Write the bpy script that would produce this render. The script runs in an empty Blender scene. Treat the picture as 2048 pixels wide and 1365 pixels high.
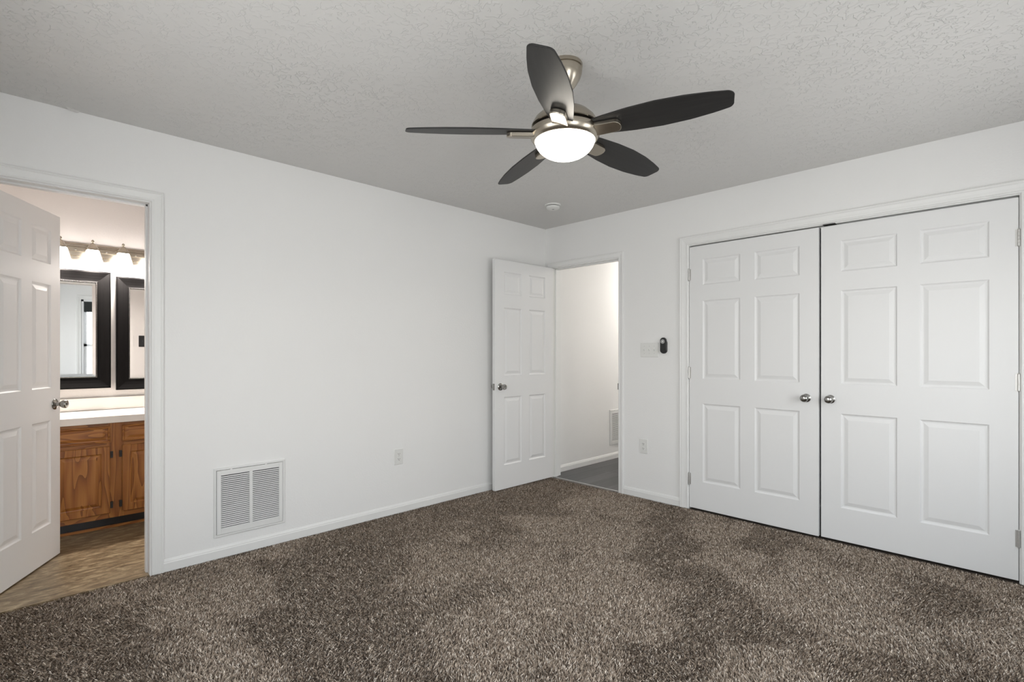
import bpy, bmesh, math
import numpy as np
from mathutils import Vector, Matrix
PI = math.pi
sc = bpy.context.scene
COL = sc.collection

# ------------------------------------------------------------------ camera
CAM_Z = 1.22
cam_d = bpy.data.cameras.new('camera')
cam_d.sensor_width = 36.0
cam_d.lens = 1029.0 / 2048 * 36
cam_d.shift_y = (705.5 - 682.5) / 2048
cam_d.clip_start = 0.02
cam = bpy.data.objects.new('camera', cam_d)
cam.location = (3.398, -3.816, CAM_Z)
cam.rotation_euler = (PI / 2, 0, math.radians(45.4))
COL.objects.link(cam)
sc.camera = cam

# ------------------------------------------------------------------ view, world, daylight
sc.view_settings.view_transform = 'Standard'
sc.view_settings.look = 'None'
sc.view_settings.gamma = 1.0
sc.view_settings.use_curve_mapping = False
sc.view_settings.exposure = 0.02

SKY = 9.0
world = bpy.data.worlds.new('daylight')
sc.world = world
world.use_nodes = True
nt = world.node_tree
nt.nodes.clear()
wo = nt.nodes.new('ShaderNodeOutputWorld')
bg = nt.nodes.new('ShaderNodeBackground')
tc = nt.nodes.new('ShaderNodeTexCoord')
sp = nt.nodes.new('ShaderNodeSeparateXYZ')
ramp = nt.nodes.new('ShaderNodeValToRGB')
mr = nt.nodes.new('ShaderNodeMapRange')
nt.links.new(tc.outputs['Generated'], sp.inputs[0])
nt.links.new(sp.outputs['Z'], mr.inputs['Value'])
mr.inputs['From Min'].default_value = -1
mr.inputs['From Max'].default_value = 1
nt.links.new(mr.outputs[0], ramp.inputs[0])
ce = ramp.color_ramp.elements
ce[0].position = 0.0; ce[0].color = (0.78, 0.78, 0.76, 1)      # ground outside, brightened to throw fill light up to ceiling and upper walls
ce[1].position = 1.0; ce[1].color = (0.72, 0.86, 1.0, 1)
e = ce.new(0.485); e.color = (0.83, 0.84, 0.83, 1)
e = ce.new(0.515); e.color = (1.0, 1.0, 0.98, 1)
nt.links.new(ramp.outputs[0], bg.inputs['Color'])
bg.inputs['Strength'].default_value = SKY
nt.links.new(bg.outputs[0], wo.inputs['Surface'])

# window openings: (wall, start, end, z0, z1)
WINDOWS = [('east', -3.35, -2.45, 0.62, 2.05), ('east', -1.65, -0.75, 0.62, 2.05),
           ('south', 1.30, 2.20, 0.62, 2.05), ('south', 2.50, 3.40, 0.62, 2.05)]
RX, RY, H = 3.95, -4.17, 2.44      # room size (x from 0, y from 0 down to RY)
WT = 0.12
for k, (side, a, b, z0, z1) in enumerate(WINDOWS):
    ld = bpy.data.lights.new('daylight_portal', 'AREA')
    ld.shape = 'RECTANGLE'; ld.size = b - a; ld.size_y = z1 - z0
    ld.cycles.is_portal = True
    lo = bpy.data.objects.new('daylight_portal', ld)
    if side == 'east':
        lo.location = (RX + WT + 0.03, (a + b) / 2, (z0 + z1) / 2); d = Vector((-1, 0, 0))
    else:
        lo.location = ((a + b) / 2, RY - WT - 0.03, (z0 + z1) / 2); d = Vector((0, 1, 0))
    lo.rotation_euler = d.to_track_quat('-Z', 'Y').to_euler()
    COL.objects.link(lo)

# ------------------------------------------------------------------ materials
def new_mat(name):
    m = bpy.data.materials.new(name); m.use_nodes = True
    return m, m.node_tree, m.node_tree.nodes['Principled BSDF']

def N(nt, t, **kw):
    n = nt.nodes.new(t)
    for k, v in kw.items():
        if k in n.inputs: n.inputs[k].default_value = v
        else: setattr(n, k, v)
    return n

def simple(name, col, rough=0.5, metal=0.0, spec=0.5, emit=None, est=0.0):
    m, nt, b = new_mat(name)
    b.inputs['Base Color'].default_value = (*col, 1)
    b.inputs['Roughness'].default_value = rough
    b.inputs['Metallic'].default_value = metal
    b.inputs['Specular IOR Level'].default_value = spec
    if emit:
        b.inputs['Emission Color'].default_value = (*emit, 1)
        b.inputs['Emission Strength'].default_value = est
    return m

def bumpy(name, col, rough, scale, dist, detail=3, stretch=(1, 1, 1), strength=1.0):
    m, nt, b = new_mat(name)
    b.inputs['Base Color'].default_value = (*col, 1)
    b.inputs['Roughness'].default_value = rough
    tc = N(nt, 'ShaderNodeTexCoord'); mp = N(nt, 'ShaderNodeMapping')
    mp.inputs['Scale'].default_value = stretch
    nz = N(nt, 'ShaderNodeTexNoise', Scale=scale, Detail=detail)
    bp = N(nt, 'ShaderNodeBump', Strength=strength, Distance=dist)
    L = nt.links.new
    L(tc.outputs['Object'], mp.inputs[0]); L(mp.outputs[0], nz.inputs['Vector'])
    L(nz.outputs['Fac'], bp.inputs['Height']); L(bp.outputs[0], b.inputs['Normal'])
    return m

M = {}
M['wall'] = bumpy('wall_paint', (0.86, 0.857, 0.850), 0.75, 90, 0.0006)
M['hall'] = bumpy('hall_paint', (0.86, 0.85, 0.83), 0.75, 90, 0.0006)
M['bath'] = bumpy('bathroom_paint', (0.74, 0.71, 0.69), 0.7, 90, 0.0006)
M['trim'] = simple('white_trim_gloss', (0.83, 0.83, 0.82), 0.38)
M['door'] = bumpy('white_door_paint', (0.82, 0.82, 0.82), 0.42, 60, 0.0004, 4, (1, 1, 0.06), 0.8)
M['plate'] = simple('white_plastic', (0.78, 0.78, 0.76), 0.35)
M['grille'] = simple('white_enamel', (0.80, 0.80, 0.79), 0.4)
M['dark'] = simple('dark_void', (0.02, 0.02, 0.02), 0.8)
M['black_plastic'] = simple('black_plastic', (0.012, 0.012, 0.013), 0.3)
M['grey_plastic'] = simple('grey_button', (0.35, 0.35, 0.35), 0.4)
M['chrome'] = simple('polished_nickel', (0.62, 0.61, 0.59), 0.16, 1.0)
M['knob'] = simple('satin_nickel_knob', (0.36, 0.355, 0.34), 0.2, 1.0)
M['hinge'] = simple('painted_hinge', (0.62, 0.61, 0.59), 0.35, 0.6)
M['black_metal'] = simple('black_hinge', (0.015, 0.013, 0.012), 0.4)
M['blade_edge'] = simple('blade_edge', (0.03, 0.028, 0.027), 0.4)
M['mirror'] = simple('mirror_glass', (0.93, 0.94, 0.94), 0.01, 1.0)
M['bead'] = simple('bead_silver', (0.30, 0.28, 0.27), 0.3, 0.9)
M['counter'] = simple('cultured_marble', (0.86, 0.82, 0.78), 0.13)
M['bowl'] = simple('lit_frosted_bowl', (0.95, 0.95, 0.93), 0.3, emit=(1.0, 0.93, 0.82), est=18.0)
M['shade'] = simple('lit_frosted_shade', (0.95, 0.95, 0.93), 0.3, emit=(1.0, 0.94, 0.90), est=9.0)
M['vinyl_frame'] = simple('window_vinyl', (0.82, 0.83, 0.84), 0.35)
M['roman'] = bumpy('dark_shade_fabric', (0.025, 0.03, 0.03), 0.8, 60, 0.002)
M['strip'] = simple('threshold_strip', (0.55, 0.55, 0.54), 0.35, 0.7)
M['frame_black'] = simple('black_frame_lacquer', (0.006, 0.0055, 0.0055), 0.42, 0, 0.06)

def metal_brushed(name, col, rough, stretch):
    m, nt, b = new_mat(name)
    b.inputs['Base Color'].default_value = (*col, 1)
    b.inputs['Metallic'].default_value = 1
    tc = N(nt, 'ShaderNodeTexCoord'); mp = N(nt, 'ShaderNodeMapping')
    mp.inputs['Scale'].default_value = stretch
    nz = N(nt, 'ShaderNodeTexNoise', Scale=40, Detail=3)
    m2 = N(nt, 'ShaderNodeMapRange')
    m2.inputs['To Min'].default_value = rough - 0.005; m2.inputs['To Max'].default_value = rough + 0.005
    L = nt.links.new
    L(tc.outputs['Object'], mp.inputs[0]); L(mp.outputs[0], nz.inputs['Vector'])
    L(nz.outputs['Fac'], m2.inputs['Value']); L(m2.outputs[0], b.inputs['Roughness'])
    return m
M['nickel'] = metal_brushed('brushed_nickel', (0.44, 0.395, 0.33), 0.27, (1, 1, 14))

# charcoal fan blade with faint wood grain
m, nt, b = new_mat('charcoal_blade'); M['blade'] = m; b.inputs['Specular IOR Level'].default_value = 0.3
b.inputs['Roughness'].default_value = 0.42
tc = N(nt, 'ShaderNodeTexCoord'); mp = N(nt, 'ShaderNodeMapping'); mp.inputs['Scale'].default_value = (3, 60, 60)
nz = N(nt, 'ShaderNodeTexNoise', Scale=1.5, Detail=5)
cr = N(nt, 'ShaderNodeValToRGB'); cr.color_ramp.elements[0].color = (0.012, 0.0115, 0.0115, 1); cr.color_ramp.elements[1].color = (0.030, 0.029, 0.0285, 1)
nt.links.new(tc.outputs['Object'], mp.inputs[0]); nt.links.new(mp.outputs[0], nz.inputs['Vector'])
nt.links.new(nz.outputs['Fac'], cr.inputs[0]); nt.links.new(cr.outputs[0], b.inputs['Base Color'])

# ceiling: brushed / knock-down plaster strokes in relief
m, nt, b = new_mat('textured_ceiling'); M['ceiling'] = m
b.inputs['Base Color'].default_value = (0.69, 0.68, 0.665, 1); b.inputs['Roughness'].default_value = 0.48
L = nt.links.new
tc = N(nt, 'ShaderNodeTexCoord')
def stroke(scale, off, width):
    mp = N(nt, 'ShaderNodeMapping'); mp.inputs['Location'].default_value = off
    L(tc.outputs['Object'], mp.inputs[0])
    n1 = N(nt, 'ShaderNodeTexNoise', Scale=scale, Detail=1.5, Distortion=0.25); L(mp.outputs[0], n1.inputs['Vector'])
    s1 = N(nt, 'ShaderNodeMath', operation='SUBTRACT'); s1.inputs[1].default_value = 0.5; L(n1.outputs['Fac'], s1.inputs[0])
    a1 = N(nt, 'ShaderNodeMath', operation='ABSOLUTE'); L(s1.outputs[0], a1.inputs[0])
    r1 = N(nt, 'ShaderNodeMapRange', interpolation_type='SMOOTHSTEP'); L(a1.outputs[0], r1.inputs['Value'])
    r1.inputs['From Min'].default_value = 0; r1.inputs['From Max'].default_value = width
    r1.inputs['To Min'].default_value = 1; r1.inputs['To Max'].default_value = 0
    n2 = N(nt, 'ShaderNodeTexNoise', Scale=scale * 1.15, Detail=0.5); L(mp.outputs[0], n2.inputs['Vector'])
    r2 = N(nt, 'ShaderNodeMapRange', interpolation_type='SMOOTHSTEP'); L(n2.outputs['Fac'], r2.inputs['Value'])
    r2.inputs['From Min'].default_value = 0.53; r2.inputs['From Max'].default_value = 0.58
    mu = N(nt, 'ShaderNodeMath', operation='MULTIPLY'); L(r1.outputs[0], mu.inputs[0]); L(r2.outputs[0], mu.inputs[1])
    return mu
acc = None
for sc_, off, wd in ((15, (0, 0, 0), 0.014), (19, (5, 3, 1), 0.015), (17, (11, 7, 2), 0.014), (24, (2, 9, 4), 0.018), (22, (8, 1, 6), 0.017)):
    s = stroke(sc_, off, wd)
    if acc is None: acc = s
    else:
        mx = N(nt, 'ShaderNodeMath', operation='MAXIMUM'); L(acc.outputs[0], mx.inputs[0]); L(s.outputs[0], mx.inputs[1]); acc = mx
pn = N(nt, 'ShaderNodeTexNoise', Scale=1.7, Detail=2); L(tc.outputs['Object'], pn.inputs['Vector'])
pr_ = N(nt, 'ShaderNodeMapRange', interpolation_type='SMOOTHSTEP'); L(pn.outputs['Fac'], pr_.inputs['Value'])
pr_.inputs['From Min'].default_value = .38; pr_.inputs['From Max'].default_value = .62; pr_.inputs['To Min'].default_value = .6; pr_.inputs['To Max'].default_value = 1
pm = N(nt, 'ShaderNodeMath', operation='MULTIPLY'); L(acc.outputs[0], pm.inputs[0]); L(pr_.outputs[0], pm.inputs[1]); acc = pm
fn = N(nt, 'ShaderNodeTexNoise', Scale=45, Detail=4); L(tc.outputs['Object'], fn.inputs['Vector'])
fm = N(nt, 'ShaderNodeMath', operation='MULTIPLY'); fm.inputs[1].default_value = 0.14; L(fn.outputs['Fac'], fm.inputs[0])
ad = N(nt, 'ShaderNodeMath', operation='ADD'); L(acc.outputs[0], ad.inputs[0]); L(fm.outputs[0], ad.inputs[1])
bp = N(nt, 'ShaderNodeBump', Strength=1.0, Distance=0.0013); L(ad.outputs[0], bp.inputs['Height']); L(bp.outputs[0], b.inputs['Normal'])

# oak
def oak(name, axis):
    m, nt, b = new_mat(name); L = nt.links.new
    b.inputs['Roughness'].default_value = 0.38
    tc = N(nt, 'ShaderNodeTexCoord'); mp = N(nt, 'ShaderNodeMapping')
    mp.inputs['Scale'].default_value = (9, 9, 1.3) if axis == 'z' else (9, 1.3, 9)
    L(tc.outputs['Object'], mp.inputs[0])
    n0 = N(nt, 'ShaderNodeTexNoise', Scale=1.1, Detail=1.5, Distortion=0.3); L(mp.outputs[0], n0.inputs['Vector'])
    m1 = N(nt, 'ShaderNodeMath', operation='MULTIPLY'); m1.inputs[1].default_value = 9; L(n0.outputs['Fac'], m1.inputs[0])
    fr = N(nt, 'ShaderNodeMath', operation='FRACT'); L(m1.outputs[0], fr.inputs[0])
    mp2 = N(nt, 'ShaderNodeMapping'); mp2.inputs['Scale'].default_value = (160, 160, 6) if axis == 'z' else (160, 6, 160)
    L(tc.outputs['Object'], mp2.inputs[0])
    n1 = N(nt, 'ShaderNodeTexNoise', Scale=1, Detail=4); L(mp2.outputs[0], n1.inputs['Vector'])
    mx = N(nt, 'ShaderNodeMix'); mx.inputs['Factor'].default_value = 0.42; mx.data_type = 'FLOAT'
    L(fr.outputs[0], mx.inputs[2]); L(n1.outputs['Fac'], mx.inputs[3])
    cr = N(nt, 'ShaderNodeValToRGB'); L(mx.outputs[0], cr.inputs[0])
    e = cr.color_ramp.elements
    e[0].position = 0.12; e[0].color = (0.15, 0.046, 0.008, 1)
    e[1].position = 0.85; e[1].color = (0.42, 0.18, 0.042, 1)
    x = e.new(0.4); x.color = (0.28, 0.10, 0.019, 1)
    L(cr.outputs[0], b.inputs['Base Color'])
    return m
M['oak'] = oak('honey_oak_upright', 'z'); M['oak_h'] = oak('honey_oak_level', 'y')

# bathroom stone-look vinyl
m, nt, b = new_mat('stone_vinyl'); M['vinyl'] = m; L = nt.links.new
b.inputs['Roughness'].default_value = 0.32
tc = N(nt, 'ShaderNodeTexCoord'); mp = N(nt, 'ShaderNodeMapping'); mp.inputs['Scale'].default_value = (9, 3.0, 1)
mp.inputs['Rotation'].default_value = (0, 0, 0.25)
L(tc.outputs['Object'], mp.inputs[0])
n0 = N(nt, 'ShaderNodeTexNoise', Scale=3.2, Detail=9, Roughness=0.72, Distortion=0.5); L(mp.outputs[0], n0.inputs['Vector'])
cr = N(nt, 'ShaderNodeValToRGB'); L(n0.outputs['Fac'], cr.inputs[0]); e = cr.color_ramp.elements
e[0].position = 0.33; e[0].color = (0.075, 0.050, 0.026, 1); e[1].position = 0.66; e[1].color = (0.46, 0.37, 0.235, 1)
x = e.new(0.5); x.color = (0.20, 0.145, 0.082, 1)
L(cr.outputs[0], b.inputs['Base Color'])

# hallway grey plank
m, nt, b = new_mat('grey_plank'); M['plank'] = m; L = nt.links.new
b.inputs['Roughness'].default_value = 0.45
tc = N(nt, 'ShaderNodeTexCoord'); mp = N(nt, 'ShaderNodeMapping'); mp.inputs['Rotation'].default_value = (0, 0, PI / 2)
L(tc.outputs['Object'], mp.inputs[0])
br = N(nt, 'ShaderNodeTexBrick'); L(mp.outputs[0], br.inputs['Vector'])
br.inputs['Color1'].default_value = (0.055, 0.055, 0.058, 1); br.inputs['Color2'].default_value = (0.10, 0.10, 0.103, 1)
br.inputs['Mortar'].default_value = (0.02, 0.02, 0.02, 1); br.inputs['Scale'].default_value = 1
br.inputs['Mortar Size'].default_value = 0.0025; br.inputs['Brick Width'].default_value = 1.2; br.inputs['Row Height'].default_value = 0.17
mp2 = N(nt, 'ShaderNodeMapping'); mp2.inputs['Scale'].default_value = (40, 2.5, 1); L(tc.outputs['Object'], mp2.inputs[0])
n1 = N(nt, 'ShaderNodeTexNoise', Scale=1, Detail=5); L(mp2.outputs[0], n1.inputs['Vector'])
r1 = N(nt, 'ShaderNodeMapRange'); L(n1.outputs['Fac'], r1.inputs['Value']); r1.inputs['To Min'].default_value = 0.55; r1.inputs['To Max'].default_value = 1.45
mx = N(nt, 'ShaderNodeVectorMath', operation='SCALE'); L(br.outputs['Color'], mx.inputs[0]); L(r1.outputs[0], mx.inputs['Scale'])
L(mx.outputs[0], b.inputs['Base Color'])

# carpet yarn
m, nt, b = new_mat('carpet_yarn'); M['yarn'] = m; L = nt.links.new
b.inputs['Roughness'].default_value = 0.85; b.inputs['Specular IOR Level'].default_value = 0.2
at = N(nt, 'ShaderNodeAttribute', attribute_name='yarn'); L(at.outputs['Color'], b.inputs['Base Color'])
M['backing'] = bumpy('carpet_backing', (0.075, 0.058, 0.046), 0.95, 250, 0.004)

# window glass: clear, thin
m, nt, b = new_mat('window_glass'); M['glass'] = m; nt.nodes.remove(b)
out = nt.nodes['Material Output']
tr = N(nt, 'ShaderNodeBsdfTransparent'); gl = N(nt, 'ShaderNodeBsdfGlossy', Roughness=0.02); ms = N(nt, 'ShaderNodeMixShader'); ms.inputs[0].default_value = 0.06
nt.links.new(tr.outputs[0], ms.inputs[1]); nt.links.new(gl.outputs[0], ms.inputs[2]); nt.links.new(ms.outputs[0], out.inputs['Surface'])

# ------------------------------------------------------------------ helpers
def link(name, me, m, parent=None, kind=None, label=None, cat=None, group=None, loc=None, smooth=False, bevel=0):
    o = bpy.data.objects.new(name, me)
    if m is not None and not me.materials: me.materials.append(m)
    COL.objects.link(o)
    if parent is not None: o.parent = parent
    if loc is not None: o.location = loc
    if kind: o['kind'] = kind
    if label: o['label'] = label
    if cat: o['category'] = cat
    if group: o['group'] = group
    if smooth:
        me.shade_smooth()
        me.set_sharp_from_angle(angle=math.radians(38))
    if bevel:
        bv = o.modifiers.new('edge', 'BEVEL'); bv.width = bevel; bv.segments = 2
        bv.limit_method = 'ANGLE'; bv.angle_limit = math.radians(70)
    return o

def obj(name, bm, m, parent=None, **kw):
    bmesh.ops.recalc_face_normals(bm, faces=bm.faces)
    me = bpy.data.meshes.new(name); bm.to_mesh(me); bm.free()
    return link(name, me, m, parent, **kw)

def empty(name, loc, rz=0, kind=None, label=None, cat=None, group=None, rot=None):
    o = bpy.data.objects.new(name, None); o.empty_display_size = 0.05
    o.location = loc; o.rotation_euler = rot if rot else (0, 0, rz)
    COL.objects.link(o)
    if kind: o['kind'] = kind
    if label: o['label'] = label
    if cat: o['category'] = cat
    if group: o['group'] = group
    return o

def box(bm, x0, x1, y0, y1, z0, z1):
    v = [bm.verts.new(p) for p in ((x0, y0, z0), (x1, y0, z0), (x1, y1, z0), (x0, y1, z0), (x0, y0, z1), (x1, y0, z1), (x1, y1, z1), (x0, y1, z1))]
    for f in ((0, 3, 2, 1), (4, 5, 6, 7), (0, 1, 5, 4), (1, 2, 6, 5), (2, 3, 7, 6), (3, 0, 4, 7)):
        bm.faces.new([v[i] for i in f])
    return v

def boxes(*bs):
    bm = bmesh.new()
    for b in bs: box(bm, *b)
    return bm

def lathe(prof, seg=32, axis='z', bm=None, org=(0, 0, 0)):
    """prof: (radius, height) points, turned about z (or y, towards -y)"""
    bm = bm or bmesh.new(); rings = []
    ox, oy, oz = org
    def P(r, a, h):
        if axis == 'z': return (ox + r * math.cos(a), oy + r * math.sin(a), oz + h)
        return (ox + r * math.cos(a), oy - h, oz + r * math.sin(a))
    for r, h in prof:
        if r < 1e-6: rings.append([bm.verts.new(P(0, 0, h))])
        else: rings.append([bm.verts.new(P(r, 2 * PI * k / seg, h)) for k in range(seg)])
    for a, b in zip(rings, rings[1:]):
        for k in range(seg):
            j = (k + 1) % seg
            if len(a) == 1 and len(b) == 1: break
            if len(a) == 1: bm.faces.new((a[0], b[k], b[j]))
            elif len(b) == 1: bm.faces.new((a[k], a[j], b[0]))
            else: bm.faces.new((a[k], a[j], b[j], b[k]))
    return bm

def prism(pts, z0, z1, bm=None):
    bm = bm or bmesh.new()
    a = [bm.verts.new((x, y, z0)) for x, y in pts]; b = [bm.verts.new((x, y, z1)) for x, y in pts]
    n = len(pts); bm.faces.new(a[::-1]); bm.faces.new(b)
    for k in range(n): bm.faces.new((a[k], a[(k + 1) % n], b[(k + 1) % n], b[k]))
    return bm

def tube(pts, r, seg=12, bm=None):
    bm = bm or bmesh.new(); rings = []
    pts = [Vector(p) for p in pts]
    for i, p in enumerate(pts):
        t = (pts[min(i + 1, len(pts) - 1)] - pts[max(i - 1, 0)]).normalized()
        u = t.orthogonal().normalized() if i == 0 else (u - t * u.dot(t)).normalized()
        v = t.cross(u)
        rr = r[i] if isinstance(r, (list, tuple)) else r
        rings.append([bm.verts.new(p + u * rr * math.cos(2 * PI * k / seg) + v * rr * math.sin(2 * PI * k / seg)) for k in range(seg)])
    for a, b in zip(rings, rings[1:]):
        for k in range(seg): bm.faces.new((a[k], a[(k + 1) % seg], b[(k + 1) % seg], b[k]))
    bm.faces.new(rings[0][::-1]); bm.faces.new(rings[-1])
    return bm

def copy_tree(o, parent=None):
    c = o.copy(); COL.objects.link(c)
    if parent is not None: c.parent = parent
    for ch in list(o.children): copy_tree(ch, c)
    return c

# ------------------------------------------------------------------ room shell
CO0, CO1, CZT = 1.502, 3.346, 2.055          # closet opening on the back wall
HO0, HO1, HZT = 0.093, 0.853, 2.042          # hallway doorway on the back wall
BO0, BO1, BZT = -3.925, -3.250, 2.042        # bathroom doorway on the left wall
HALL_Y = 2.6; HALL_X = 1.12
BX = -1.575                                   # vanity wall
BY0, BY1 = -4.75, -1.7

def struct(name, bm, m, parent=None, **kw): return obj(name, bm, m, parent, kind=None if parent else 'structure', **kw)

struct('floor', boxes((0, RX, RY, 0, -0.1, -0.012)), M['backing'])
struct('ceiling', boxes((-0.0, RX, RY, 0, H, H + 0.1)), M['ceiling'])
struct('wall_left', boxes((-WT, 0, RY - WT, BO0, -0.1, H + .1), (-WT, 0, BO1, HALL_Y + WT, -0.1, H + .1), (-WT, 0, BO0, BO1, BZT, H + .1), ), M['wall'])
struct('wall_back', boxes((0, HO0, 0, WT, -0.1, H + .1), (HO1, CO0, 0, WT, -0.1, H + .1), (CO1, RX + WT, 0, WT, -0.1, H + .1),
                          (HO0, HO1, 0, WT, HZT, H + .1), (CO0, CO1, 0, WT, CZT, H + .1)), M['wall'])
def wall_with_windows(name, side):
    ws = sorted([w for w in WINDOWS if w[0] == side], key=lambda w: w[1])
    lo, hi = (RY - WT, 0) if side == 'east' else (0, RX)
    bs = []; cur = lo
    for _, a, b, z0, z1 in ws:
        bs += [(cur, a, -0.1, H + .1), (a, b, -0.1, z0), (a, b, z1, H + .1)]; cur = b
    bs.append((cur, hi, -0.1, H + .1))
    if side == 'east': bb = [(RX, RX + WT, a, b, z0, z1) for a, b, z0, z1 in bs]
    else: bb = [(a, b, RY - WT, RY, z0, z1) for a, b, z0, z1 in bs]
    struct(name, boxes(*bb), M['wall'])
wall_with_windows('wall_right', 'east'); wall_with_windows('wall_front', 'south')
# closet behind the double doors
struct('wall_closet', boxes((CO0 - .12, CO0 - .06, WT, .8, -.1, H), (CO1 + .06, CO1 + .12, WT, .8, -.1, H), (CO0 - .12, CO1 + .12, .8, .86, -.1, H),
                            (CO0 - .12, CO1 + .12, WT, .86, H, H + .1)), M['wall'])
struct('floor_closet', boxes((CO0 - .12, CO1 + .12, 0.0, .86, -0.1, -0.003)), M['backing'])
# hallway
struct('floor_hallway', boxes((0, HALL_X, 0.012, HALL_Y, -0.1, 0.0)), M['plank'])
struct('ceiling_hallway', boxes((0, HALL_X, WT, HALL_Y, H, H + .1)), M['hall'])
struct('wall_hallway', boxes((HALL_X, HALL_X + .1, WT, HALL_Y + .1, -.1, H + .1), (0, HALL_X, HALL_Y, HALL_Y + .1, -.1, H + .1)), M['hall'])
# bathroom
struct('floor_bathroom', boxes((BX, -0.002, BY0, BY1, -0.1, 0.0)), M['vinyl'])
struct('ceiling_bathroom', boxes((BX, -WT, BY0, BY1, H, H + .1)), M['bath'])
struct('wall_bathroom', boxes((BX - .1, BX, BY0 - .1, BY1 + .1, -.1, H + .1), (BX, -WT, BY1, BY1 + .1, -.1, H + .1), (BX, -WT, BY0 - .1, BY0, -.1, H + .1)), M['bath'])
# painted bathroom face of the shared wall
struct('wall_bathroom_side', boxes((-WT - .006, -WT, BO1 + .001, BY1, 0, H), (-WT - .006, -WT, BY0, BO0 - .001, 0, H), (-WT - .006, -WT, BO0, BO1, BZT + .001, H)), M['bath'])
# metal strip where carpet meets planks
struct('trim_threshold', boxes((HO0 + .002, HO1 - .002, 0.0, 0.016, -0.01, 0.006)), M['strip'], bevel=.002)

# ------------------------------------------------------------------ casings, jambs and baseboards
def casing_profile(w): return [(0, 0), (0, .009), (.004, .0125), (.010, .0125), (.013, .0105), (w * .45, .0125), (w * .72, .0165), (w * .80, .0150), (w - .008, .0175), (w - .002, .0165), (w, .013), (w, 0)]
def casing(bm, P, s0, s1, zt, w, reveal=.005, zb=0):
    """P(s, v, z) -> world point; three mitred sides"""
    s0 -= reveal; s1 += reveal; zt += reveal
    rows = []
    for u, v in casing_profile(w):
        rows.append([bm.verts.new(P(*q)) for q in ((s0 - u, v, zb), (s0 - u, v, zt + u), (s1 + u, v, zt + u), (s1 + u, v, zb))])
    for a, b in zip(rows, rows[1:]):
        for k in range(3): bm.faces.new((a[k], a[k + 1], b[k + 1], b[k]))
def PB(s, v, z): return (s, -v, z)            # back wall, into the room
def PBb(s, v, z): return (s, WT + v, z)       # back wall, hallway side
def PA(s, v, z): return (v, s, z)             # left wall
def PAb(s, v, z): return (-WT - .006 - v, s, z)
JT = .012
def jamb_boxes_back(s0, s1, zt, y0, y1, stop):
    bs = [(s0, s0 + JT * .1, y0, y1, 0, zt), (s1 - JT * .1, s1, y0, y1, 0, zt), (s0, s1, y0, y1, zt - JT * .1, zt)]
    a, b = stop
    bs += [(s0, s0 + .010, a, b, 0, zt), (s1 - .010, s1, a, b, 0, zt), (s0, s1, a, b, zt - .010, zt)]
    return bs
bm = bmesh.new(); casing(bm, PB, HO0, HO1, HZT, .050); casing(bm, PBb, HO0, HO1, HZT, .057)
for b_ in jamb_boxes_back(HO0, HO1, HZT, -.0005, WT + .0005, (.040, .075)): box(bm, *b_)
struct('trim_hallway_doorway', bm, M['trim'])
bm = bmesh.new(); casing(bm, PB, CO0, CO1, CZT, .068)
for b_ in jamb_boxes_back(CO0, CO1, CZT, -.0005, WT + .0005, (.045, .075)): box(bm, *b_)
struct('trim_closet', bm, M['trim'])
bm = bmesh.new(); casing(bm, PA, BO0, BO1, BZT, .057); casing(bm, PAb, BO0, BO1, BZT, .057)
for (a, b, c, d, e_, f_) in jamb_boxes_back(BO0, BO1, BZT, 0, 0, (0, 0))[:3]: box(bm, -WT - .0065, .0005, a, b, e_, f_)
for (a, b, e_, f_) in ((BO0, BO0 + .010, 0, BZT), (BO1 - .010, BO1, 0, BZT), (BO0, BO1, BZT - .010, BZT)): box(bm, -WT + .030, -WT + .066, a, b, e_, f_)
struct('trim_bathroom_doorway', bm, M['trim'])

BASE = [(0, 0), (.012, 0), (.012, .046), (.009, .050), (.0085, .056), (.005, .062), (.003, .067), (0, .068)]
def baseboard(name, P, s0, s1, z=0, m='trim'):
    bm = bmesh.new(); a = [bm.verts.new(P(s0, v, z + h)) for v, h in BASE]; b = [bm.verts.new(P(s1, v, z + h)) for v, h in BASE]
    n = len(BASE)
    for k in range(n): bm.faces.new((a[k], a[(k + 1) % n], b[(k + 1) % n], b[k]))
    bm.faces.new(a); bm.faces.new(b[::-1])
    return struct(name, bm, M[m])
baseboard('baseboard_left', PA, BO1 + .062, -.0005)
baseboard('baseboard_back', PB, HO1 + .055, CO0 - .073)
baseboard('baseboard_back_end', PB, CO1 + .073, RX)
baseboard('baseboard_right', lambda s, v, z: (RX - v, s, z), RY, 0)
baseboard('baseboard_front', lambda s, v, z: (s, RY + v, z), 0, RX)
baseboard('baseboard_hallway', PA, WT + .058, HALL_Y)
baseboard('baseboard_bathroom', PAb, BO1 + .063, BY1)

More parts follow.
